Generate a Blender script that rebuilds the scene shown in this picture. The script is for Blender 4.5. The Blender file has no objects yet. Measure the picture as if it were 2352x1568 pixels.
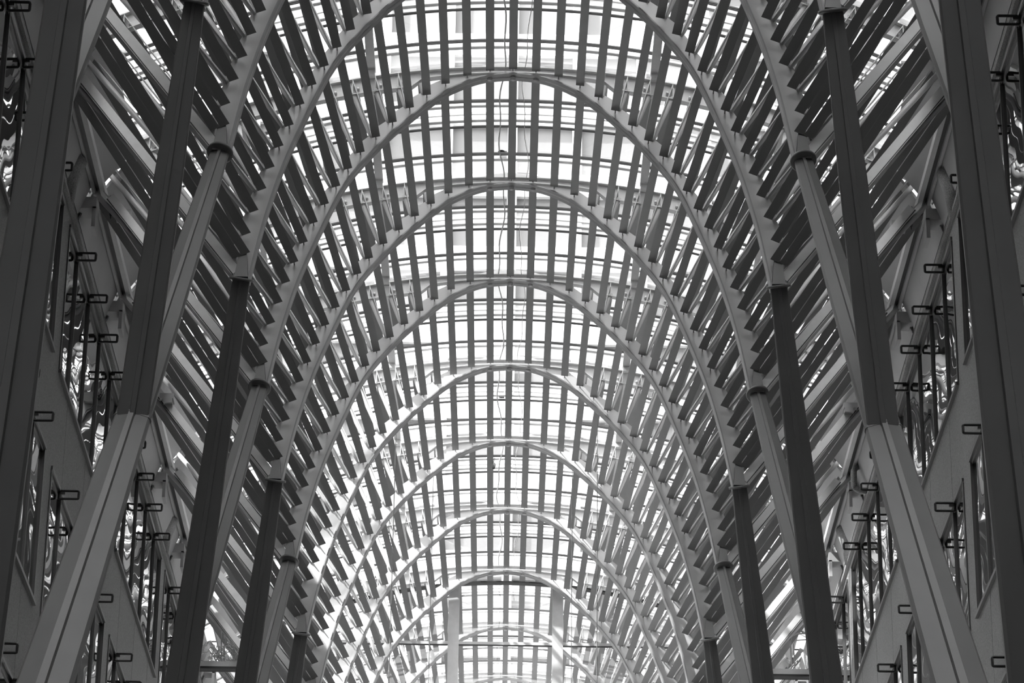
import bpy, math, random
from mathutils import Vector, Matrix
random.seed(4)
C = bpy.data.collections.new('galleria'); bpy.context.scene.collection.children.link(C)
S = bpy.context.scene

# ------------------------------------------------------------------ camera
ROW = [(0.9999047, -0.0061118, 0.0123786), (0.0005858, 0.9146354, 0.4042794), (-0.0137928, -0.4042336, 0.9145518)]
FPX = 7346.03
cd = bpy.data.cameras.new('camera'); cam = bpy.data.objects.new('camera', cd); C.objects.link(cam)
m = Matrix.Identity(4)
for i in range(3):
    m[i][0] = ROW[0][i]; m[i][1] = ROW[2][i]; m[i][2] = -ROW[1][i]
m[0][3] = 0.0133
cam.matrix_world = m
cd.sensor_width = 36.0; cd.lens = FPX / 2352 * 36.0; cd.clip_end = 1500; cd.clip_start = 0.5
S.camera = cam

def pix(P):
    q = [sum(ROW[r][i] * (P[i] - (0.0133 if i == 0 else 0)) for i in range(3)) for r in range(3)]
    if q[1] < 0.5: return None
    return 1176 + FPX * q[0] / q[1], 784 - FPX * q[2] / q[1]

# ------------------------------------------------------------------ light
S.view_settings.view_transform = 'Standard'; S.view_settings.look = 'None'
S.view_settings.gamma = 1.0; S.view_settings.use_curve_mapping = False
S.view_settings.exposure = -0.35
w = bpy.data.worlds.new('overcast_sky'); S.world = w; w.use_nodes = True
nt = w.node_tree; bg = nt.nodes['Background']
tc = nt.nodes.new('ShaderNodeTexCoord'); nz = nt.nodes.new('ShaderNodeTexNoise'); nz.inputs['Scale'].default_value = 2.2
nz.inputs['Detail'].default_value = 5
rp = nt.nodes.new('ShaderNodeValToRGB')
rp.color_ramp.elements[0].position = 0.3; rp.color_ramp.elements[0].color = (0.82, 0.82, 0.82, 1)
rp.color_ramp.elements[1].position = 0.7; rp.color_ramp.elements[1].color = (1, 1, 1, 1)
nt.links.new(tc.outputs['Generated'], nz.inputs['Vector']); nt.links.new(nz.outputs['Fac'], rp.inputs['Fac'])
sx = nt.nodes.new('ShaderNodeSeparateXYZ'); nt.links.new(tc.outputs['Generated'], sx.inputs['Vector'])
zr = nt.nodes.new('ShaderNodeMapRange'); zr.inputs['From Min'].default_value = 0.1; zr.inputs['From Max'].default_value = 1.0
zr.inputs['To Min'].default_value = 0.33; zr.inputs['To Max'].default_value = 1.0; nt.links.new(sx.outputs['Z'], zr.inputs['Value'])
mu = nt.nodes.new('ShaderNodeVectorMath'); mu.operation = 'SCALE'
nt.links.new(rp.outputs['Color'], mu.inputs[0]); nt.links.new(zr.outputs['Result'], mu.inputs['Scale']); # broad bright lobe added to the sky behind the camera, lighting camera-facing steel
dt = nt.nodes.new('ShaderNodeVectorMath'); dt.operation = 'DOT_PRODUCT'; nt.links.new(tc.outputs['Generated'], dt.inputs[0])
dt.inputs[1].default_value = Vector((-0.25, -0.62, 0.74)).normalized()
lr = nt.nodes.new('ShaderNodeMapRange'); lr.inputs['From Min'].default_value = 0.35; lr.inputs['From Max'].default_value = 1.0
lr.inputs['To Min'].default_value = 0.0; lr.inputs['To Max'].default_value = 1.0; nt.links.new(dt.outputs['Value'], lr.inputs['Value'])
lp = nt.nodes.new('ShaderNodeMath'); lp.operation = 'POWER'; lp.inputs[1].default_value = 1.5; nt.links.new(lr.outputs['Result'], lp.inputs[0])
lm = nt.nodes.new('ShaderNodeMath'); lm.operation = 'MULTIPLY_ADD'; lm.inputs[1].default_value = 5.0; lm.inputs[2].default_value = 1.0; nt.links.new(lp.outputs['Value'], lm.inputs[0])
m3 = nt.nodes.new('ShaderNodeVectorMath'); m3.operation = 'SCALE'; nt.links.new(mu.outputs['Vector'], m3.inputs[0]); nt.links.new(lm.outputs['Value'], m3.inputs['Scale'])
nt.links.new(m3.outputs['Vector'], bg.inputs['Color'])
bg.inputs['Strength'].default_value = 6.0
sd = bpy.data.lights.new('sun', 'SUN'); sd.energy = 28.0; sd.angle = math.radians(1.5)
sun = bpy.data.objects.new('sun', sd); C.objects.link(sun)
SUN_DIR = Vector((0.80, 0.35, -1.0)).normalized()        # the way the sunlight travels
sun.rotation_euler = SUN_DIR.to_track_quat('-Z', 'Y').to_euler()
sun.location = (-20, -20, 60)

# ------------------------------------------------------------------ materials
def mat(name, col, rough=0.5, metal=0.0, noise=0.0, nscale=8.0, bump=0.0, bscale=60.0, spec=0.5):
    mt = bpy.data.materials.new(name); mt.use_nodes = True
    n = mt.node_tree.nodes; l = mt.node_tree.links; b = n['Principled BSDF']
    b.inputs['Roughness'].default_value = rough; b.inputs['Metallic'].default_value = metal
    b.inputs['Specular IOR Level'].default_value = spec
    b.inputs['Base Color'].default_value = (col, col, col, 1)
    t = n.new('ShaderNodeTexCoord')
    if noise:
        x = n.new('ShaderNodeTexNoise'); x.inputs['Scale'].default_value = nscale; x.inputs['Detail'].default_value = 6
        r = n.new('ShaderNodeMapRange'); r.inputs['From Min'].default_value = 0.3; r.inputs['From Max'].default_value = 0.7
        r.inputs['To Min'].default_value = col * (1 - noise); r.inputs['To Max'].default_value = min(1, col * (1 + noise))
        l.new(t.outputs['Object'], x.inputs['Vector']); l.new(x.outputs['Fac'], r.inputs['Value']); l.new(r.outputs['Result'], b.inputs['Base Color'])
    if bump:
        x = n.new('ShaderNodeTexNoise'); x.inputs['Scale'].default_value = bscale; x.inputs['Detail'].default_value = 3
        u = n.new('ShaderNodeBump'); u.inputs['Strength'].default_value = bump; u.inputs['Distance'].default_value = 0.02
        l.new(t.outputs['Object'], x.inputs['Vector']); l.new(x.outputs['Fac'], u.inputs['Height']); l.new(u.outputs['Normal'], b.inputs['Normal'])
    return mt
STEEL = mat('white_painted_steel', 0.48, 0.5, noise=0.06, nscale=3)
FLP = mat('arch_flange_paint', 0.30, 0.5, noise=0.06, nscale=3)
SLATP = mat('darkened_slat_steel', 0.165, 0.5, noise=0.06, nscale=3)  # arch steel split off darker; underside shade put into the colour
COLM = mat('darkened_column_steel', 0.15, 0.5, noise=0.06, nscale=2)  # likely the arches' paint, darkened to carry the columns' shade
BEAM = mat('roof_beam_paint', 0.55, 0.5, noise=0.05)
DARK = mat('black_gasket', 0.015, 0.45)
FRAME = mat('bronze_window_frame', 0.10, 0.35, metal=0.4)
BLACKM = mat('black_iron', 0.02, 0.4)
STONE = mat('speckled_granite', 0.18, 0.6, noise=0.5, nscale=55, bump=0.25, bscale=120)
PLATE = mat('grey_metal_panel', 0.34, 0.5, noise=0.05, nscale=2)
SEAL = mat('dark_glazing_bar', 0.02, 0.4)
PALE = mat('pale_cross_bar', 0.8, 0.5)
FLOOR = mat('pale_bounce_floor', 0.6, 0.3, noise=0.1, nscale=1)  # made pale to bounce light up onto the far slats
DFLOOR = mat('dark_low_bounce_floor', 0.06, 0.5, noise=0.2, nscale=1)  # near floor made dark to keep bounce off the near slats
BOUNCE_GROUND = mat('pale_bounce_ground', 0.6, 0.8, noise=0.1, nscale=0.5)
WIRE = mat('galvanised_wire', 0.25, 0.4, metal=0.5)
CABLE = mat('pale_cable_sheath', 0.5, 0.6)
TOWERM = mat('pale_concrete_tower', 0.45, 0.7, noise=0.08, nscale=0.3)
TGLASS = mat('tower_window_glass', 0.16, 0.8, spec=0.1)

def glass_mat(name, tint=0.92, refl=0.10, veil=0.0):
    mt = bpy.data.materials.new(name); mt.use_nodes = True
    n = mt.node_tree.nodes; l = mt.node_tree.links; n.clear()
    o = n.new('ShaderNodeOutputMaterial'); tr = n.new('ShaderNodeBsdfTransparent'); gl = n.new('ShaderNodeBsdfGlossy')
    tr.inputs['Color'].default_value = (tint, tint, tint, 1); gl.inputs['Roughness'].default_value = 0.02
    gl.inputs['Color'].default_value = (0.9, 0.9, 0.9, 1)
    lw = n.new('ShaderNodeLayerWeight'); lw.inputs['Blend'].default_value = 0.5
    pw = n.new('ShaderNodeMath'); pw.operation = 'POWER'; pw.inputs[1].default_value = 4.0; l.new(lw.outputs['Facing'], pw.inputs[0])
    fr = n.new('ShaderNodeMapRange'); fr.inputs['To Min'].default_value = 0.05; fr.inputs['To Max'].default_value = 0.9; l.new(pw.outputs['Value'], fr.inputs['Value'])
    mx = n.new('ShaderNodeMixShader'); l.new(fr.outputs['Result'], mx.inputs['Fac'])
    l.new(gl.outputs['BSDF'], mx.inputs[2])
    if veil:
        df = n.new('ShaderNodeBsdfTranslucent'); df.inputs['Color'].default_value = (0.85, 0.85, 0.85, 1)
        m2 = n.new('ShaderNodeMixShader'); m2.inputs['Fac'].default_value = veil
        l.new(tr.outputs['BSDF'], m2.inputs[1]); l.new(df.outputs['BSDF'], m2.inputs[2]); l.new(m2.outputs['Shader'], mx.inputs[1])
    else:
        l.new(tr.outputs['BSDF'], mx.inputs[1])
    l.new(mx.outputs['Shader'], o.inputs['Surface'])
    return mt
GLASS = glass_mat('clear_roof_glass')
FRIT = glass_mat('fritted_roof_glass', 0.85, veil=0.2)
def window_glass():
    mt = bpy.data.materials.new('rippled_window_glass'); mt.use_nodes = True
    n = mt.node_tree.nodes; l = mt.node_tree.links; b = n['Principled BSDF']
    b.inputs['Base Color'].default_value = (0.42, 0.42, 0.42, 1); b.inputs['Roughness'].default_value = 0.015; b.inputs['Metallic'].default_value = 1.0
    t = n.new('ShaderNodeTexCoord'); mp = n.new('ShaderNodeMapping'); mp.inputs['Scale'].default_value = (1, 0.7, 1.6)
    x = n.new('ShaderNodeTexNoise'); x.inputs['Scale'].default_value = 0.8; x.inputs['Detail'].default_value = 0.0
    u = n.new('ShaderNodeBump'); u.inputs['Strength'].default_value = 0.5; u.inputs['Distance'].default_value = 0.05
    l.new(t.outputs['Object'], mp.inputs['Vector']); l.new(mp.outputs['Vector'], x.inputs['Vector'])
    l.new(x.outputs['Fac'], u.inputs['Height']); l.new(u.outputs['Normal'], b.inputs['Normal'])
    return mt
WGLASS = window_glass()

# ------------------------------------------------------------------ mesh helpers
class MB:
    def __init__(s): s.v = []; s.f = []; s.sm = []
    def add(s, vs, fs, smooth=False):
        o = len(s.v); s.v += [tuple(v) for v in vs]; s.f += [tuple(i + o for i in f) for f in fs]; s.sm += [smooth] * len(fs); return s
    def box(s, a, b):
        x0, y0, z0 = [min(a[i], b[i]) for i in range(3)]; x1, y1, z1 = [max(a[i], b[i]) for i in range(3)]
        return s.add([(x0,y0,z0),(x1,y0,z0),(x1,y1,z0),(x0,y1,z0),(x0,y0,z1),(x1,y0,z1),(x1,y1,z1),(x0,y1,z1)],
                     [(0,3,2,1),(4,5,6,7),(0,1,5,4),(1,2,6,5),(2,3,7,6),(3,0,4,7)])
    def loft(s, rings, smooth=False, closed=False, caps=True):
        n = len(rings[0]); o = []; f = []
        for r in rings: o += list(r)
        R = len(rings)
        for i in range(R if closed else R - 1):
            j = (i + 1) % R
            for k in range(n): f.append((i*n+k, i*n+(k+1) % n, j*n+(k+1) % n, j*n+k))
        if caps and not closed: f.append(tuple(range(n-1, -1, -1))); f.append(tuple((R-1)*n + k for k in range(n)))
        return s.add(o, f, smooth)
    def bar(s, a, b, w, h, up=(0, 0, 1)):
        """rectangular bar a-b, w across, h along 'up'"""
        a = Vector(a); b = Vector(b); d = (b - a).normalized(); u = Vector(up); u = (u - d * u.dot(d)).normalized(); r = d.cross(u)
        q = [r*(w/2)+u*(h/2), -r*(w/2)+u*(h/2), -r*(w/2)-u*(h/2), r*(w/2)-u*(h/2)]
        return s.loft([[a + k for k in q], [b + k for k in q]])
    def tube(s, pts, r, n=8, closed=False):
        pts = [Vector(p) for p in pts]; rings = []; N = len(pts)
        for i, p in enumerate(pts):
            if closed: d = pts[(i+1) % N] - pts[i-1]
            else: d = pts[min(i+1, N-1)] - pts[max(i-1, 0)]
            d.normalize(); u = Vector((0, 0, 1)) if abs(d.z) < 0.9 else Vector((0, 1, 0))
            u = (u - d*u.dot(d)).normalized(); v = d.cross(u); rr = r[i] if isinstance(r, (list, tuple)) else r
            rings.append([p + u*math.cos(2*math.pi*k/n)*rr + v*math.sin(2*math.pi*k/n)*rr for k in range(n)])
        return s.loft(rings, True, closed)
    def mesh(s, name, m):
        me = bpy.data.meshes.new(name); me.from_pydata(s.v, [], s.f); me.materials.append(m)
        me.polygons.foreach_set('use_smooth', s.sm)
        import bmesh
        b = bmesh.new(); b.from_mesh(me); bmesh.ops.recalc_face_normals(b, faces=b.faces); b.to_mesh(me); b.free()
        me.update(); return me
def obj(name, mb, m, parent=None):
    me = mb.mesh(name, m) if isinstance(mb, MB) else mb
    o = bpy.data.objects.new(name, me); C.objects.link(o)
    if parent is not None: o.parent = parent
    return o
def empty(name, loc=(0, 0, 0), parent=None):
    o = bpy.data.objects.new(name, None); C.objects.link(o); o.location = loc; o.empty_display_size = 0.2
    if parent is not None: o.parent = parent
    return o
def tag(o, label, cat, group=None):
    o['label'] = label; o['category'] = cat
    if group: o['group'] = group
    return o
def struct(o): o['kind'] = 'structure'; return o
ORD = ['zeroth', 'first', 'second', 'third', 'fourth', 'fifth', 'sixth', 'seventh', 'eighth', 'ninth', 'tenth', 'eleventh', 'twelfth',
       'thirteenth', 'fourteenth', 'fifteenth', 'sixteenth', 'seventeenth', 'eighteenth', 'nineteenth', 'twentieth']

# ------------------------------------------------------------------ vault geometry
D = 3.97957
def Y(i): return 45.8038 + (i - 4) * D
# half profile of the arch flange (x, z), crown to springing
FL = [(0, 25.005), (0.35, 24.975), (0.624, 24.905), (1.01, 24.72), (1.344, 24.47), (1.703, 24.14), (1.984, 23.86), (2.29, 23.5), (2.526, 23.19),
      (2.72, 22.86), (2.93, 22.38), (3.158, 21.80), (3.345, 21.27), (3.485, 20.775), (3.615, 20.229), (3.745, 19.536), (3.76, 19.42)]
# half profile of the slat ends
SE = [(0, 25.08), (0.373, 25.045), (0.74, 24.95), (1.09, 24.79), (1.39, 24.58), (1.66, 24.34), (1.93, 24.07), (2.19, 23.80), (2.43, 23.52), (2.62, 23.22),
      (2.80, 22.90), (2.97, 22.58), (3.135, 22.25), (3.28, 21.90), (3.415, 21.55), (3.53, 21.20), (3.635, 20.845), (3.735, 20.49), (3.83, 20.12), (3.885, 19.78)]
def catmull(P, n):
    """dense, smoothed polyline through P (mirrored at the crown)"""
    Q = [(-P[1][0], P[1][1])] + P + [(2*P[-1][0]-P[-2][0], 2*P[-1][1]-P[-2][1])]; out = []
    for i in range(1, len(Q)-2):
        for k in range(n):
            t = k / n; a, b, c, d = Q[i-1], Q[i], Q[i+1], Q[i+2]
            out.append(tuple(0.5*((2*b[j]) + (-a[j]+c[j])*t + (2*a[j]-5*b[j]+4*c[j]-d[j])*t*t + (-a[j]+3*b[j]-3*c[j]+d[j])*t**3) for j in (0, 1)))
    out.append(P[-1]); return out
HALF = catmull(FL, 3)
PROF = [(-x, z) for x, z in reversed(HALF[1:])] + HALF            # left foot to right foot
def outer(x): return 25.15 - x*x/24.8
def A_pt(k):
    a = abs(k); x = 0.377*a - 0.00078*a*a; s = 1 if k > 0 else -1
    return Vector((s*x, 0, outer(x)))
def E_pt(k):
    a = abs(k); s = 1 if k > 0 else -1
    return Vector((s*SE[a][0], 0, SE[a][1]))
def nrm(pts, i):
    a = pts[max(i-1, 0)]; b = pts[min(i+1, len(pts)-1)]; tx, tz = b[0]-a[0], b[1]-a[1]; l = math.hypot(tx, tz)
    return (-tz/l, tx/l)      # outward of the arch when walking left to right
KM = 19
ARCHES = list(range(-1, 14))                                     # planes built one by one; 4 is the front full arch
FULL = {4: 'first', 5: 'second', 6: 'third', 7: 'fourth', 8: 'fifth', 9: 'sixth', 10: 'seventh'}

# ---- arch meshes (one arch, shared by all)
def arch_meshes():
    fl = MB(); T = 0.022
    rings = []
    for i, (x, z) in enumerate(PROF):
        nx, nz = nrm(PROF, i)
        rings.append([(x, 0.0, z), (x, 0.25, z), (x+nx*T, 0.25, z+nz*T), (x+nx*T, 0.0, z+nz*T)])
    fl.loft(rings)
    fm = fl.mesh('flange', FLP)
    # web with pointed teeth beside each slat end
    inner = []; outerp = []
    SEF = [(-E_pt(k).x, E_pt(k).z) for k in range(KM, 0, -1)] + [(E_pt(k).x, E_pt(k).z) for k in range(0, KM+1)]
    pts = []
    for i, (x, z) in enumerate(SEF):
        nx, nz = nrm(SEF, i); ax = abs(x)
        h = 0.20 - 0.06*min(1, ax/1.5)
        pts.append((x + nx*h, z + nz*h))
    # outline: teeth half way between slats
    out = []
    for i in range(len(pts)-1):
        a, b = pts[i], pts[i+1]; cx, cz = SEF[i] if SEF[i][0] < 0 else SEF[i+1]
        out.append(a)
        up = b if SEF[i][0] < 0 else a; lo = a if SEF[i][0] < 0 else b
        if abs(SEF[i][0]) > 1.2:
            nx, nz = nrm(SEF, i)
            q = (lo[0]*0.55+up[0]*0.45, lo[1]*0.55+up[1]*0.45)
            tip = (q[0]+nx*0.035, q[1]+nz*0.035)
            out.append(tip)
    out.append(pts[-1])
    # web strip between flange line and outline: sample outline at flange samples by nearest param
    def arclen(P):
        L = [0]
        for i in range(1, len(P)): L.append(L[-1] + math.dist(P[i], P[i-1]))
        return [l / L[-1] for l in L]
    LO = arclen(out); LI = arclen(PROF)
    us = sorted(set([round(u, 5) for u in LO + LI]))
    def samp(P, L, u):
        for i in range(1, len(P)):
            if u <= L[i] + 1e-9:
                t = (u - L[i-1]) / max(L[i]-L[i-1], 1e-9); return (P[i-1][0]*(1-t)+P[i][0]*t, P[i-1][1]*(1-t)+P[i][1]*t)
        return P[-1]
    wb = MB(); rings = []
    for u in us:
        a = samp(PROF, LI, u); b = samp(out, LO, u)
        rings.append([(a[0], 0.105, a[1]), (a[0], 0.14, a[1]), (b[0], 0.14, b[1]), (b[0], 0.105, b[1])])
    wb.loft(rings)
    return fm, wb.mesh('web', STEEL)
FLM, WBM = arch_meshes()
def strut_mesh(k):
    a = A_pt(k); e = E_pt(k); s = 1 if k > 0 else -1
    a = a - Vector((0, 0, 0.20))
    SEF = [(E_pt(j).x, E_pt(j).z) for j in range(-KM, KM+1)]; nx, nz = nrm(SEF, k+KM)
    b = e + Vector((nx*0.10, 0, nz*0.10)); L = (a-b).length
    if L < 0.12: return None
    mb = MB(); d = (a-b).normalized(); u = Vector((0, 1, 0)); r = d.cross(u)
    rings = []
    for t, wd in ((0, 0.07), (0.12, 0.082), (0.85, 0.09), (1, 0.085)):
        c = b.lerp(a, t); rings.append([c + r*math.cos(q)*wd/2 + u*(0.12+math.sin(q)*0.04) for q in [2*math.pi*j/12 for j in range(12)]])
    mb.loft(rings, True)
    mb.bar(b + Vector((0, 0.065, 0)), a + Vector((0, 0.065, 0.18)), 0.014, 0.05, up=(0, 1, 0))
    return mb.mesh('strut', STEEL)
STRUTS = {k: strut_mesh(k) for k in range(-KM, KM+1)}

def slat_mesh(k, width=0.135, off=0.0):
    s = 1 if k > 0 else -1
    a = A_pt(k) + Vector((0, 0.17, 0.0)); e = E_pt(k) + Vector((0, D - 0.02, 0))
    if abs(k) < 3: a.z = max(a.z, e.z + 0.02)
    t = math.radians(6.1 * abs(e.x)) * -s                       # outer edge lower
    wv = Vector((math.cos(t), 0, math.sin(t)))
    a = a + wv*off; e = e + wv*off
    d = (e - a).normalized(); n = wv.cross(d); n = n if n.z > 0 else -n; n.normalize()
    mb = MB(); rings = []
    for tt, h in ((0, 0.05), (0.18, 0.10), (0.42, 0.20), (0.62, 0.20), (0.85, 0.10), (1, 0.05)):
        c = a.lerp(e, tt); rings.append([c - wv*width/2, c + wv*width/2, c + wv*width/2 + n*0.012, c + wv*0.02 + n*h, c - wv*0.02 + n*h, c - wv*width/2 + n*0.012])
    mb.loft(rings)
    return mb, e, n
SLATM = {}; PINM = {}
for k in range(-KM, KM+1):
    if abs(k) == KM:
        SLATM[k] = [slat_mesh(k, 0.13, -0.075)[0].mesh('strip', SLATP), slat_mesh(k, 0.13, 0.068)[0].mesh('strip', SLATP)]
    else:
        mb, e, n = slat_mesh(k); SLATM[k] = [mb.mesh('slat', SLATP)]
    mb, e, n = slat_mesh(k); p = MB(); p.tube([e + n*0.03 + Vector((0, -0.03, 0)), e + n*0.03 + Vector((0, 0.135, 0))], 0.012, 6); PINM[k] = p.mesh('hanger_pin', WIRE)

# ---- rank slats by how large they show
def clipseg(a, b):
    (x0, y0), (x1, y1) = a, b; t0, t1 = 0.0, 1.0; dx, dy = x1-x0, y1-y0
    for p, q in ((-dx, x0), (dx, 2352-x0), (-dy, y0), (dy, 1568-y0)):
        if abs(p) < 1e-9:
            if q < 0: return 0
            continue
        r = q/p
        if p < 0: t0 = max(t0, r)
        else: t1 = min(t1, r)
    return max(0, t1-t0) * math.hypot(dx, dy)
cand = []
for n in range(-1, 13):
    for k in range(-KM, KM+1):
        a = A_pt(k) + Vector((0, Y(n), 0)); e = E_pt(k) + Vector((0, Y(n+1), 0))
        L = clipseg(pix(a), pix(e)); sc = FPX / (e.y*0.9146 + e.z*0.4043)
        cand.append((L * sc * (0.6 if n >= 10 else 1), n, k))
cand.sort(reverse=True)
NAMED = set((n, k) for L, n, k in cand[:300] if L > 0)
REST = [(n, k) for n in range(-8, 13) for k in range(-KM, KM+1) if (n, k) not in NAMED]
BAYN = {-1: 'second bay in front of the cropped arches', 0: 'bay in front of the cropped arches', 1: 'bay ending at the outermost cropped arch',
        2: 'bay between the two cropped arches', 3: 'bay just in front of the first full arch'}
def bayname(n):
    if n in BAYN: return BAYN[n]
    if n == 10: return 'first bay behind the end glass'
    if n >= 11: return '%s bay behind the end glass' % ORD[n-9]
    return 'bay between full arches %s and %s from top' % (FULL[n].replace('first', 'one').replace('second', 'two').replace('third', 'three').replace('fourth', 'four').replace('fifth', 'five').replace('sixth', 'six').replace('seventh', 'seven'),
            {5: 'two', 6: 'three', 7: 'four', 8: 'five', 9: 'six', 10: 'seven'}[n+1])
for n, k in sorted(NAMED):
    side = 'centre' if k == 0 else ORD[abs(k)] + (' left' if k < 0 else ' right')
    if abs(k) == KM:
        lab = 'lowest %s twin slat with a slit, %s' % ('left' if k < 0 else 'right', bayname(n)); nm = 'twin_slat'
        r = empty(nm, (0, Y(n), 0)); r.location = (A_pt(k).x, Y(n), A_pt(k).z)
        for mm in SLATM[k]:
            c = obj('strip', mm, None, r); c.location = (-A_pt(k).x, 0, -A_pt(k).z)
        tag(r, lab, 'roof slat', 'twin slats at the foot of the vault')
    else:
        r = obj('louvre_slat', SLATM[k][0], None); r.location = (0, Y(n), 0)
        lab = ('centre slat, ' if k == 0 else side + ' slat from centre, ') + bayname(n)
        tag(r, 'steel ' + lab, 'roof slat', 'slats of the vault')
        if n < 10 and abs(k) < 15 and n > 0:
            obj('hanger_pin', PINM[k], None, r)
rest = MB()
for n, k in REST:
    for mm in SLATM[k]:
        rest.add([(v.co.x, v.co.y + Y(n), v.co.z) for v in mm.vertices], [tuple(f.vertices) for f in mm.polygons])
o = obj('louvre_slats', rest, SLATP); o['kind'] = 'stuff'; tag(o, 'remaining steel roof slats behind the end glass and at the frame edges', 'roof slats')

# ---- arches
for i in ARCHES:
    r = empty('arch_rib', (0, Y(i), 0))
    if i in FULL: lab = 'white steel arch rib, %s full arch counted from the top of the photo' % FULL[i]
    elif i == 3: lab = 'white steel arch rib whose crown is cut by the top edge, inner of two'
    elif i == 2: lab = 'white steel arch rib cut by the top edge, outer of two with visible legs'
    elif i < 2: lab = 'near steel arch rib standing mostly above the top edge, number %s before the legs' % ('one', 'two', 'three')[1-i]
    else: lab = 'hazy steel arch rib behind the end glass wall, %s one back' % ORD[i-10]
    tag(r, lab, 'arch', 'arch ribs of the vault')
    obj('flange', FLM, None, r); obj('web', WBM, None, r)
    for k in range(-KM, KM+1):
        if STRUTS[k] and 1 <= i <= 11: obj('strut', STRUTS[k], None, r)
farw = MB()

# ---- outer curved roof beams (I section)
def arcpts(x0, x1, n, dz=0.0): return [(x0+(x1-x0)*j/n, outer(x0+(x1-x0)*j/n)+dz) for j in range(n+1)]
def ibeam():
    web = MB(); tf = MB(); bf = MB(); P = arcpts(-6.62, 6.62, 48)
    P = arcpts(-6.62, 6.62, 72)
    lo = lambda x, z: max(z-.25, 25.075 - 0.06*x*x) if abs(x) < 1.6 else z-.25
    web.loft([[(x, .115, lo(x, z)), (x, .135, lo(x, z)), (x, .135, z), (x, .115, z)] for x, z in P])
    tf.loft([[(x, .04, z), (x, .21, z), (x, .21, z+.016), (x, .04, z+.016)] for x, z in P])
    bf.loft([[(x, .055, lo(x, z)-.016), (x, .195, lo(x, z)-.016), (x, .195, lo(x, z)), (x, .055, lo(x, z))] for x, z in P])
    st = MB()
    for k in range(-17, 18):
        if abs(k) < 5: continue
        a = A_pt(k); st.box((a.x-.006, .045, a.z-.25), (a.x+.006, .115, a.z))
    return web.mesh('beam_web', BEAM), tf.mesh('top_flange', BEAM), bf.mesh('bottom_flange', BEAM), st.mesh('stiffener', BEAM)
IB = ibeam()
bt = MB(); bt.tube([(0, 0.06, 0), (0, 0.115, 0)], 0.024, 8); BOLT = bt.mesh('bolt', STEEL)
for i in ARCHES:
    r = empty('curved_girder', (0, Y(i), 0))
    pos = 'over the %s full arch from top' % FULL[i] if i in FULL else ('over the inner cropped arch' if i == 3 else 'over the outer cropped arch' if i == 2 else
          'before the cropped arches, %s one forward' % ORD[2-i] if i < 2 else 'behind the end glass, %s one back' % ORD[i-10])
    tag(r, 'shallow curved grey roof beam under the glass ' + pos, 'beam', 'curved roof beams')
    for mm in IB: obj(mm.name.split('.')[0], mm, None, r)
    if 2 <= i <= 8:
        for k in range(-16, 17):
            if abs(k) < 4: continue
            a = A_pt(k); c = obj('bolt', BOLT, None, r); c.location = (a.x + .09*(1 if k < 0 else -1), 0, a.z - 0.15)

# ---- valley beams from each springing disc to the gutter rail, and the rails
def vbeam(s):
    a = Vector((s*3.95, 0, 19.55)); b = Vector((s*6.40, 0, 22.70)); mb = MB(); up = Vector((-s*(b.z-a.z), 0, abs(b.x-a.x))).normalized()
    mb.bar(a + Vector((0, .20, 0)), b + Vector((0, .20, 0)), 0.34, 0.13, up=up)
    lip = MB(); q = up*(-0.085); lip.bar(a + q + Vector((0, .035, 0)), b + q + Vector((0, .035, 0)), 0.012, 0.008, up=up)
    gs = MB(); q = up*(-0.072); gs.bar(a + q + Vector((0, .045, 0)), b + q + Vector((0, .045, 0)), 0.03, 0.018, up=up)
    return mb.mesh('box_section', BEAM), lip.mesh('drip_edge', STEEL), gs.mesh('shadow_gap', DARK)
VB = {s: vbeam(s) for s in (-1, 1)}
for i in ARCHES:
    for s in (-1, 1):
        r = empty('valley_girder', (s*3.95, Y(i), 19.55))
        sd_ = 'left' if s < 0 else 'right'
        pos = ('of the %s full arch' % FULL[i] if i in FULL else 'of the inner cropped arch' if i == 3 else 'of the outer cropped arch' if i == 2 else
               'forward of the cropped arches, place %s' % ORD[2-i] if i < 2 else 'behind the end glass, place %s' % ORD[i-10])
        tag(r, 'slanting box beam, %s collar %s' % (sd_, pos), 'beam', 'slanting valley beams')
        for mm in VB[s]:
            c = obj(mm.name.split('.')[0], mm, None, r); c.location = (-s*3.95, 0, -19.55)
Y0, Y1 = Y(-8), Y(13) + 0.3
RE = Y(9) - 0.1
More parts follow.
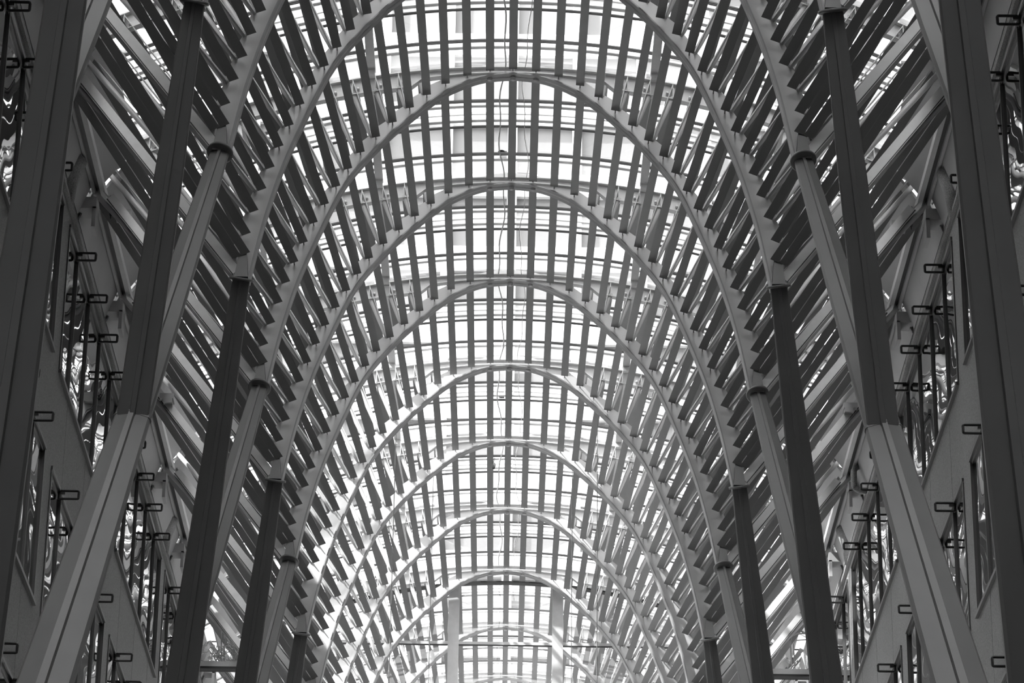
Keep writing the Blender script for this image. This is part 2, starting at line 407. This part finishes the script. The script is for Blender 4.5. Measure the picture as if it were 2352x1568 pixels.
for s in (-1, 1):
    r = empty('gutter_rail', (s*6.55, Y0, 22.85)); sd_ = 'left' if s < 0 else 'right'
    a = MB(); a.box((s*6.50, Y0, 22.80), (s*6.58, RE, 22.93)); b = MB(); b.box((s*6.582, Y0, 22.83), (s*6.65, RE, 22.90)); c = MB(); c.box((s*6.652, Y0, 22.76), (s*6.70, RE, 22.92))
    for nm, q, mm in (('rail', a, STEEL), ('gasket', b, DARK), ('outer_rail', c, PLATE)):
        t = obj(nm, q, mm, r); t.location = (-s*6.55, -Y0, -22.85)
    tag(r, 'long straight gutter rail running above the %s stone wall' % sd_, 'rail')
    # panels between rail and curved beams, and soffit between rail and wall
    for i in range(-8, 13):
        r = empty('eaves_panel', (s*6.5, Y(i), 22.9))
        p = MB(); p.bar((s*6.48, Y(i)+.26, 22.93), (s*6.48, Y(i+1)-.0, 22.93), 0.01, 0.01)
        p = MB(); p.add([(s*6.50, Y(i)+.22, 22.93), (s*6.50, Y(i+1), 22.93), (s*6.05, Y(i+1), 23.55), (s*6.05, Y(i)+.22, 23.55),
                         (s*6.54, Y(i)+.22, 22.95), (s*6.54, Y(i+1), 22.95), (s*6.09, Y(i+1), 23.58), (s*6.09, Y(i)+.22, 23.58)],
                        [(0,1,2,3),(4,5,6,7),(0,1,5,4),(1,2,6,5),(2,3,7,6),(3,0,4,7)])
        t = obj('inner_panel', p, PLATE, r); t.location = (-s*6.5, -Y(i), -22.9)
        p = MB(); p.add([(s*6.70, Y(i)+.1, 22.80), (s*6.70, Y(i+1)-.1, 22.80), (s*6.89, Y(i+1)-.1, 22.30), (s*6.89, Y(i)+.1, 22.30),
                         (s*6.72, Y(i)+.1, 22.82), (s*6.72, Y(i+1)-.1, 22.82), (s*6.91, Y(i+1)-.1, 22.32), (s*6.91, Y(i)+.1, 22.32)],
                        [(0,1,2,3),(4,5,6,7),(0,1,5,4),(1,2,6,5),(2,3,7,6),(3,0,4,7)])
        t = obj('soffit_panel', p, PLATE, r); t.location = (-s*6.5, -Y(i), -22.9)
        p = MB(); p.box((s*6.60, Y(i)-.1, 22.42), (s*6.92, Y(i)+.28, 22.62)); p.box((s*6.60, Y(i)-.1, 22.1), (s*6.66, Y(i)+.28, 22.45))
        t = obj('bracket', p, PLATE, r); t.location = (-s*6.5, -Y(i), -22.9)
        bn = bayname(i) if i >= -1 else 'bay %s above the photographer' % ORD[-i]
        tag(r, 'grey metal eaves panel, %s side, %s' % (sd_, bn), 'panel', 'eaves panels')

# ------------------------------------------------------------------ branching columns
def prof(w):
    P = [(-.5, .06), (-.5, -.06), (-.45, -.13), (-.10, -.22), (-.075, -.31), (.075, -.31), (.10, -.22), (.45, -.13), (.5, -.06), (.5, .06), (.45, .13), (.10, .22), (.075, .31), (-.075, .31), (-.10, .22), (-.45, .13)]
    return [(x*w, y*w) for x, y in P]
def member(pts, ws):
    mb = MB(); rings = []; pts = [Vector(p) for p in pts]
    for i, p in enumerate(pts):
        d = (pts[min(i+1, len(pts)-1)] - pts[max(i-1, 0)]).normalized(); u = Vector((1, 0, 0)); u = (u - d*u.dot(d)).normalized(); v = d.cross(u)
        if v.y < 0: v = -v
        rings.append([p + u*a + v*b for a, b in prof(ws[i])])
    mb.loft(rings); return mb
def lerp(a, b, t): return Vector(a).lerp(Vector(b), t)
def collar(c, d):
    mb = MB(); d = d.normalized(); mb.tube([c - d*0.02, c - d*0.017, c + d*0.017, c + d*0.02], [0.165, 0.178, 0.178, 0.165], 32); return mb
def tree(j, s):
    """pair of leaning limbs meeting low down; j = plane index of the gap between them"""
    sd_ = 'left' if s < 0 else 'right'
    base = Vector((s*6.1, Y(j), -1.6)); r = empty('branching_column', base)
    where = {0.5: 'nearest column at the %s edge' % sd_, 4.5: '%s column behind the nearest one' % sd_, 8.5: '%s column deepest before the end glass' % sd_,
             12.5: '%s column behind the end glass' % sd_}[j]
    tag(r, 'tall grey steel column forking into branches, ' + where, 'column', 'branching columns')
    def part(nm, mb, m=COLM, par=None):
        o = obj(nm, mb, m, par or r); 
        if par is None: o.location = -base
        return o
    fork = Vector((s*5.906, Y(j), 5.46))
    part('trunk', member([base, lerp(base, fork, .6), fork + Vector((0, 0, .3))], [1.1, 1.0, 0.95]))
    for q in (-1, 1):
        N = Vector((s*4.55, Y(j + q*1.0), 14.76))
        part('limb', member([fork, lerp(fork, N, .35), lerp(fork, N, .7), N], [0.85, 0.72, 0.58, 0.44]))
        dN = (N-fork).normalized()
        if q > 0: part('seam', member([N - dN*0.01, N + dN*0.012], [0.462, 0.462]), COLM)
        for e in (-1, 1):
            Dk = Vector((s*3.872, Y(j + q*1.0 + e*0.5), 19.41)); d = (Dk - N).normalized()
            if e == q:   # straight on from the limb or crossing back
                st = N
            else: st = N
            st = N + Vector((0, 0, 0)) if e == q * 1 else N - d*0.0
            lower = st
            b = part('branch', member([lower, lerp(N, Dk, .3), lerp(N, Dk, .6), lerp(N, Dk, .85), Dk], [0.44 if e == q else 0.39, 0.40 if e == q else 0.385, 0.345, 0.285, 0.25]))
            cc = part('collar', collar(Dk, d))
            nk = MB(); top = Vector((s*3.87, Dk.y + 0.12, 19.86))
            nk.loft([[Dk + Vector((x*.10, y*.09, 0.0)) for x, y in ((-1,-1),(1,-1),(1,1),(-1,1))], [top + Vector((x*.05, y*.11, 0)) for x, y in ((-1,-1),(1,-1),(1,1),(-1,1))]])
            part('neck', nk)
    return r
for j in (0.5, 4.5, 8.5, 12.5):
    for s in (-1, 1): tree(j, s)

# ------------------------------------------------------------------ glazed roof
roof = struct(empty('ceiling', (0, 0, 0)))
def arcstrip(y0, y1, z0, z1, m, name, x0=-6.9, x1=6.9, n=40):
    mb = MB(); mb.loft([[(x, y0, outer(x)+z0), (x, y1, outer(x)+z0), (x, y1, outer(x)+z1), (x, y0, outer(x)+z1)] for x, _ in arcpts(x0, x1, n)]); return mb.mesh(name, m)
def sheet(y0, y1, m):
    mb = MB(); P = arcpts(-6.9, 6.9, 40, .075)
    mb.add([(x, y, z) for x, z in P for y in (y0, y1)], [(2*j, 2*j+1, 2*j+3, 2*j+2) for j in range(len(P)-1)], True); return mb.mesh('glass_panel', m)
GM = [sheet(0.0, 1.30, GLASS), sheet(1.30, 2.22, FRIT), sheet(2.22, 3.25, GLASS), sheet(3.25, D, FRIT)]
BM = [arcstrip(a, b, .045, .07, SEAL, 'glazing_bar') for a, b in ((1.27, 1.295), (1.325, 1.35), (2.20, 2.25), (3.20, 3.225), (3.255, 3.28))]
CM = [arcstrip(a, b, .085, .12, PALE, 'cross_bar') for a, b in ((1.50, 1.60), (1.82, 1.86), (2.02, 2.12), (3.47, 3.57))]
for n in range(-8, 13):
    for mm in GM + (BM + CM if n >= 0 else []):
        c = obj(mm.name.split('.')[0], mm, None, roof); c.location = (0, Y(n), 0)
for x, wd in ((2.3, .14), (1.15, .05), (4.4, .10)):
    for s in (-1, 1):
        mb = MB(); z = outer(x) + 0.02
        for n in range(0, 13):
            mb.box((s*x-wd/2, Y(n)+.26, z), (s*x+wd/2, Y(n+1)-.05, z+.05))
            if wd > .06: mb.box((s*x-wd*.45, Y(n+1)-.16, z-.10), (s*x+wd*.45, Y(n+1)-.05, z))
        obj('purlin', mb, BEAM, roof)

# ------------------------------------------------------------------ stone side walls with window bands
PIERS = [44.65 + D*2*j for j in range(-4, 6)]
BANDS = [(19.28, 21.80), (15.25, 17.75), (11.20, 13.70), (7.1, 9.6)]
PW = 0.38
wn = 0
for s in (-1, 1):
    sd_ = 'left' if s < 0 else 'right'
    wl = MB(); xi, xo = s*6.9, s*7.5
    z = [-1.6] + [v for b in reversed(BANDS) for v in b] + [23.3]
    OY = (62.0, 79.5) if s < 0 else None                      # opening added low in the left wall to let sun onto the floor
    for a in range(0, len(z), 2):
        if OY and a == 0: wl.box((xi, -14, z[0]), (xo, OY[0], z[1])); wl.box((xi, OY[1], z[0]), (xo, Y1, z[1]))
        else: wl.box((xi, -14, z[a]), (xo, Y1, z[a+1]))
    for b0, b1 in BANDS:
        wl.box((xi, -14, b0), (xo, PIERS[0]+PW, b1))
        if b0 > 8 or not OY: wl.box((xi, PIERS[-1]-PW, b0), (xo, Y1, b1))
        for py in PIERS[1:-1]: wl.box((xi, py-PW, b0), (xo, py+PW, b1))
    # half round pilasters and cornice above the top band
    for py in PIERS:
        wl.tube([(s*7.02, py, 22.0), (s*7.02, py, 22.35), (s*6.98, py, 22.75)], [0.22, 0.26, 0.34], 20)
    wl.box((s*6.84, -14, 21.98), (s*6.9, Y1, 22.04))
    # panel joints: thin recessed lines shown as narrow ribs
    for py in [p + t for p in PIERS for t in (1.6, 4.0, 6.4)]:
        for a in range(2, len(z), 2): wl.box((s*6.897, py-.012, z[a]+.02), (s*6.905, py+.012, z[a+1]-.02))
    struct(obj('wall_'+sd_, wl, STONE))
    for bi, (b0, b1) in enumerate(BANDS[:3]):
        for pi in range(1, len(PIERS)-2):
            y0, y1 = PIERS[pi]+PW, PIERS[pi+1]-PW
            wn += 1; r = struct(empty('window_%d' % wn, (s*6.98, y0, b0)))
            L = Vector((-s*6.98, -y0, -b0))
            fr = MB()
            fr.box((s*6.87, y0, b1-.05), (s*7.0, y1, b1)); fr.box((s*6.85, y0, b0), (s*7.0, y1, b0+.06))
            fr.box((s*6.88, y0, b0+.07), (s*7.0, y0+.06, b1-.07)); fr.box((s*6.88, y1-.06, b0+.07), (s*7.0, y1, b1-.07))
            c = obj('frame', fr, FRAME, r); c.location = L
            gk = MB(); gk.box((s*6.905, y0+.06, b1-.11), (s*6.95, y1-.06, b1-.05)); c = obj('gasket', gk, DARK, r); c.location = L
            ms = [y0+.06] + [PIERS[pi] + 1.6*(q+1) for q in range(4)] + [y1-.06]
            for q in range(5):
                gp = MB(); gp.box((s*6.925, ms[q]+.0, b0+.06), (s*6.935, ms[q+1], b1-.05)); c = obj('pane', gp, WGLASS, r); c.location = L
            for q in ms[1:-1]:
                ml = MB(); ml.box((s*6.89, q-.022, b0+.07), (s*6.98, q-.008, b1-.07)); ml.box((s*6.89, q+.008, b0+.07), (s*6.98, q+.022, b1-.07)); c = obj('mullion', ml, FRAME, r); c.location = L
                gk = MB(); gk.box((s*6.90, q-.007, b0+.07), (s*6.98, q+.007, b1-.07)); c = obj('mullion_gasket', gk, DARK, r); c.location = L
                br = MB(); zc = b1 - 0.10; xc = s*6.74; ring = []
                for (cx, cz, a0) in ((.13, .045, 0), (-.13, .045, 90), (-.13, -.045, 180), (.13, -.045, 270)):
                    for a in range(0, 91, 30):
                        t = math.radians(a0+a); ring.append((xc + cx + .02*math.cos(t), q-.25, zc + cz + .02*math.sin(t)))
                br.tube(ring, 0.021, 8, closed=True)
                br.box((s*6.80, q-.27, zc+.005), (s*6.98, q-.23, zc+.045))
                c = obj('hook_bracket', br, BLACKM, r); c.location = L
# floor, back wall, end wall
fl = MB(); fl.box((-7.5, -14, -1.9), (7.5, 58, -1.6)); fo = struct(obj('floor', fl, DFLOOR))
fl = MB(); fl.box((-7.5, 58, -1.9), (7.5, Y1, -1.6)); obj('bounce_floor', fl, FLOOR, fo)  # far part of the unseen floor, split off as a bounce surface
bw = MB(); bw.box((-7.5, -14.4, -1.9), (7.5, -14, 25.5)); struct(obj('wall_back', bw, STONE))
lid = MB(); lid.box((-7.5, -14, 25.3), (7.5, Y(-8), 25.5)); struct(obj('ceiling_lid', lid, PLATE))  # solid ceiling over the unseen hall behind the camera

fw = MB(); fw.box((-7.5, Y1, -1.9), (7.5, Y1+.5, 21.0)); struct(obj('wall_far_blocker', fw, STONE))  # added below the view to shut out low sky at the far end
pz = MB(); pz.box((-60, 45, -1.9), (-7.5, 149, -1.6)); pzo = struct(obj('bounce_ground', pz, BOUNCE_GROUND)); pzo['label'] = 'pale ground added outside the left wall opening to bounce sunlight'  # unseen ground added to throw sunlight in through the left opening

# glazed cross wall just behind the seventh full arch
ey = Y(10) + 0.42
ew = struct(empty('wall_end', (0, ey, -1.6)))
def ep(nm, mb, m):
    c = obj(nm, mb, m, ew); c.location = (0, -ey, 1.6); return c
for x in (-1.2, 1.2): p = MB(); p.box((x-.125, ey, -1.6), (x+.125, ey+.18, outer(x)-.02)); ep('post', p, BEAM)
for z in (23.40, 20.2, 17.0):
    for x0, x1 in ((-6.9, -1.325), (-1.075, 1.075), (1.325, 6.9)):
        p = MB(); p.box((x0, ey+.03, z-.03), (x1, ey+.12, z+.04)); ep('transom', p, BEAM)
        p = MB(); p.box((x0, ey+.025, z-.045), (x1, ey+.10, z-.031)); ep('transom_gasket', p, DARK)
def eglass(x0, x1, z0):
    n = 14; P = [(x0+(x1-x0)*j/n) for j in range(n+1)]; mb = MB()
    a = [(x0, ey+.07, z0), (x1, ey+.07, z0)] + [(x, ey+.07, outer(x)-.27) for x in reversed(P)]
    mb.add(a, [tuple(range(len(a)))]); return mb
EGL = glass_mat('end_wall_glass', 0.93, veil=0.06)
for x0, x1 in ((-6.9, -1.325), (-1.075, 1.075), (1.325, 6.9)): ep('glass_pane', eglass(x0, x1, -1.6), EGL)
p = MB(); p.loft([[(x, ey-.1, outer(x)-.30), (x, ey+.1, outer(x)-.30), (x, ey+.1, outer(x)-.268), (x, ey-.1, outer(x)-.268)] for x, _ in arcpts(-6.6, 6.6, 40)]); ep('head_gasket', p, DARK)

# ------------------------------------------------------------------ hanging wires, conduits, lamps
for x, yy, lab in ((-1.55, Y(8)+.5, 'second from the left'), (-2.2, Y(7)+.4, 'leftmost'), (1.35, Y(8)+.5, 'third from the left'), (1.75, Y(7)+.4, 'rightmost')):
    mb = MB(); z1 = SE[0][1]; 
    zt = 25.1 - x*x*0.28
    mb.tube([(0, 0, 0), (0, 0, -(zt - 6))], 0.008, 6); o = obj('hanging_wire', mb, BLACKM); o.location = (x, yy, zt)
    tag(o, 'thin dark wire hanging straight down from the vault, ' + lab + ' of four', 'wire', 'hanging wires')
def cond(pts, r, lab, m=CABLE, nm='conduit'):
    o0 = Vector(pts[0]); mb = MB(); mb.tube([Vector(p)-o0 for p in pts], r, 8); o = obj(nm, mb, m); o.location = o0; return tag(o, lab, 'cable')
import math as _m
def run(x0, amp, z, r, lab, ph):
    pts = [];
    for q in range(0, 160):
        y = Y(2) + .3 + q*.2; pts.append((x0 + amp*_m.sin(q*.22+ph) + .02*_m.sin(q*.68+ph), y, z + .03*_m.sin(q*.32)))
    return cond(pts, r, lab)
run(-.17, .05, 25.16, 0.012, 'bundle of pale cables running along the crown left of the centre slat', 0.3)
run(.22, .05, 25.15, 0.006, 'single thin cable running along the crown right of the centre slat', 1.7)
def lamp(x, y, z, lab):
    r = empty('pendant_socket', (x, y, z)); a = MB(); a.tube([(0, 0, 0), (0, 0, -.03), (0, 0, -.09), (0, 0, -.13)], [.012, .035, .045, .032], 12); obj('socket', a, WIRE, r)
    b = MB(); b.tube([(0, 0, -.13), (0, 0, -.155)], [.03, .026], 12); obj('lens', b, BLACKM, r)
    c = MB(); pts = [(0, 0, 0), (0.01, 0, .12), (-.03, .02, .25), (-.09, .03, .34)]; c.tube(pts, .007, 6)
    c.tube([(0, 0, .12), (.05, .01, .06), (.11, .02, .10), (.15, .02, .22), (.18, .03, .36)], .006, 6); obj('cord', c, WIRE, r)
    tag(r, lab, 'lamp', 'pendant sockets')
    return r
lamp(-.27, Y(3)+1.2, 25.0, 'small dangling socket on a looped cord near the top edge, left of centre slat')
lamp(-.30, Y(8)+1.4, 25.1, 'small dangling socket left of centre between full arches five and six')
def floodlight(x, y, z, lab):
    r = empty('coiled_cable_box', (x, y, z)); a = MB(); a.box((-.05, -.05, 0), (.07, .05, .12)); obj('box', a, BLACKM, r)
    b = MB()
    for q in range(3): b.tube([(math.cos(t)*.06-.02, -.06-.01*q, .07+math.sin(t)*.05) for t in [2*math.pi*j/14 for j in range(14)]], .008, 6, closed=True)
    obj('cable_coil', b, BLACKM, r); tag(r, lab, 'cable box', 'cable boxes on the crown'); return r
floodlight(-.10, Y(3)+.55, 25.25, 'black coiled cable box touching the centre slat at the top edge')
floodlight(-.16, Y(4)+3.5, 25.25, 'black coiled cable box by the centre slat above the third full arch')
floodlight(-.16, Y(7)+2.2, 25.25, 'black coiled cable box by the centre slat above the sixth full arch')

# chain hoists and blocks by the gutter rail
for s in (-1, 1):
    for i in (4, 6):
        r = empty('chain_hoist', (s*6.40, Y(i)+(.2 if i == 4 else -.2), 22.62)); a = MB()
        for q in range(5):
            pts = []
            for t in [2*math.pi*j/12 for j in range(12)]:
                u, v = math.cos(t)*.018, math.sin(t)*.035
                pts.append((u, 0, v - q*.05) if q % 2 else (0, u, v - q*.05))
            a.tube(pts, .007, 6, closed=True)
        obj('chain', a, BLACKM, r); b = MB(); b.box((-s*.05, .1, -.12), (-s*.30, .4, -.02)); b.box((-s*.12, .1, -.2), (-s*.28, .34, -.121)); obj('block', b, PLATE, r)
        tag(r, 'black chain and grey block hung by the %s gutter rail beside the %s full arch' % ('left' if s < 0 else 'right', FULL[i]), 'hoist', 'chain hoists')

# bent pipe on the right wall, ledges, cable tangle and tube frame where the rails end
o = MB(); pts = []
for a in range(0, 91, 15): t = math.radians(a); pts.append((-.02-.14*math.sin(t), 0, .30-.12+.12*math.cos(t)))
for a in range(0, 91, 15): t = math.radians(a); pts.append((-.16+.14*(1-math.cos(t)), 0, -.02-.12*math.sin(t)-.06))
pp = obj('bent_pipe', o.tube([(.1, 0, .30)] + pts + [(.1, 0, -.20)], .06, 14), STONE); pp.location = (6.80, 57.1, 22.42)
tag(pp, 'thick grey u-shaped pipe standing out from the right stone wall', 'pipe')
for s_ in (-1, 1):
    r = empty('ledge_beam', (s_*6.2, RE+.5, 21.45)); a = MB(); a.box((-.75, 0, 0), (.7, .25, .12)); obj('ledge', a, BEAM, r)
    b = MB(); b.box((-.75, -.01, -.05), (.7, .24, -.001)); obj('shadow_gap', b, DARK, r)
    tag(r, 'short grey ledge beam under the far end of the %s gutter rail' % ('left' if s_ < 0 else 'right'), 'beam', 'ledge beams')
rg = random.Random(3); tg = MB()
for q in range(16):
    p = Vector((rg.uniform(-.45, .3), rg.uniform(.0, .2), .03)); pts = [p.copy()]
    d = Vector((rg.uniform(-1, 1), rg.uniform(-.3, .3), rg.uniform(0, 1.2)))
    for k in range(34):
        d = (d*10 + Vector((rg.uniform(-1, 1), rg.uniform(-.4, .4), rg.uniform(-1, 1)))*.28).normalized()*.03; p = p + d
        p.z = max(.02, min(p.z, .5)); p.x = max(-.6, min(p.x, .5)); p.y = max(-.05, min(p.y, .3)); pts.append(p.copy())
    tg.tube(pts, .009, 6)
for x in (-.15, -.08): tg.tube([(x, .1, .05), (x-.02, .1, .5), (x-.05, .1, .95)], .014, 6)
tg = obj('cable_tangle', tg, CABLE); tg.location = (-6.0, RE+.5, 21.58); tag(tg, 'tangle of pale cables heaped on the ledge at the end of the left rail', 'cables')
tf = MB(); tf.tube([(-.05, 0, 0), (-.07, 0, .6), (-.03, 0, .72), (.08, 0, .78), (.3, 0, .78)], .018, 8); tf.tube([(.02, .05, 0), (0, .05, .55), (.04, .05, .64), (.3, .05, .66)], .014, 8)
tf = obj('tube_frame', tf, CABLE); tf.location = (6.25, RE+.45, 21.58); tag(tf, 'bent pale tube frame on the ledge at the end of the right rail', 'frame')

# ------------------------------------------------------------------ buildings outside
def tower(x0, x1, y0, y1, h, lab, rows=4.0, cols=3.2):
    r = empty('office_tower', ((x0+x1)/2, (y0+y1)/2, -1.6)); L = Vector((-(x0+x1)/2, -(y0+y1)/2, 1.6))
    a = MB(); a.box((x0+.3, y0+.3, -1.6), (x1-.3, y1-.3, h-.5)); c = obj('glazing', a, TGLASS, r); c.location = L
    b = MB(); z = 20.0
    while z < h: b.box((x0, y0, z), (x1, y1, z+1.3)); z += rows
    x = x0
    while x <= x1: b.box((x-.25, y0-.12, 18), (x+.25, y0+.4, h+.1)); x += cols
    y = y0
    while y <= y1:
        b.box((x0-.12, y-.25, 18), (x0+.4, y+.25, h+.1)); b.box((x1-.4, y-.25, 18), (x1+.12, y+.25, h+.1)); y += cols
    c = obj('facade_grid', b, TOWERM, r); c.location = L
    tag(r, lab, 'building')
tower(-44, -15, -90, 38, 130, 'dark glazed office tower added beyond the left side of the roof for shade')  # added and sized to keep sun and low sky off the near bays
tower(15, 44, -90, 66, 130, 'dark glazed office tower added beyond the right side of the roof for shade')  # added to cut low sky light from the right
tower(-34, 34, 150, 175, 140, 'pale gridded tower far ahead, seen faintly through the roof glass', 4.2, 3.4)
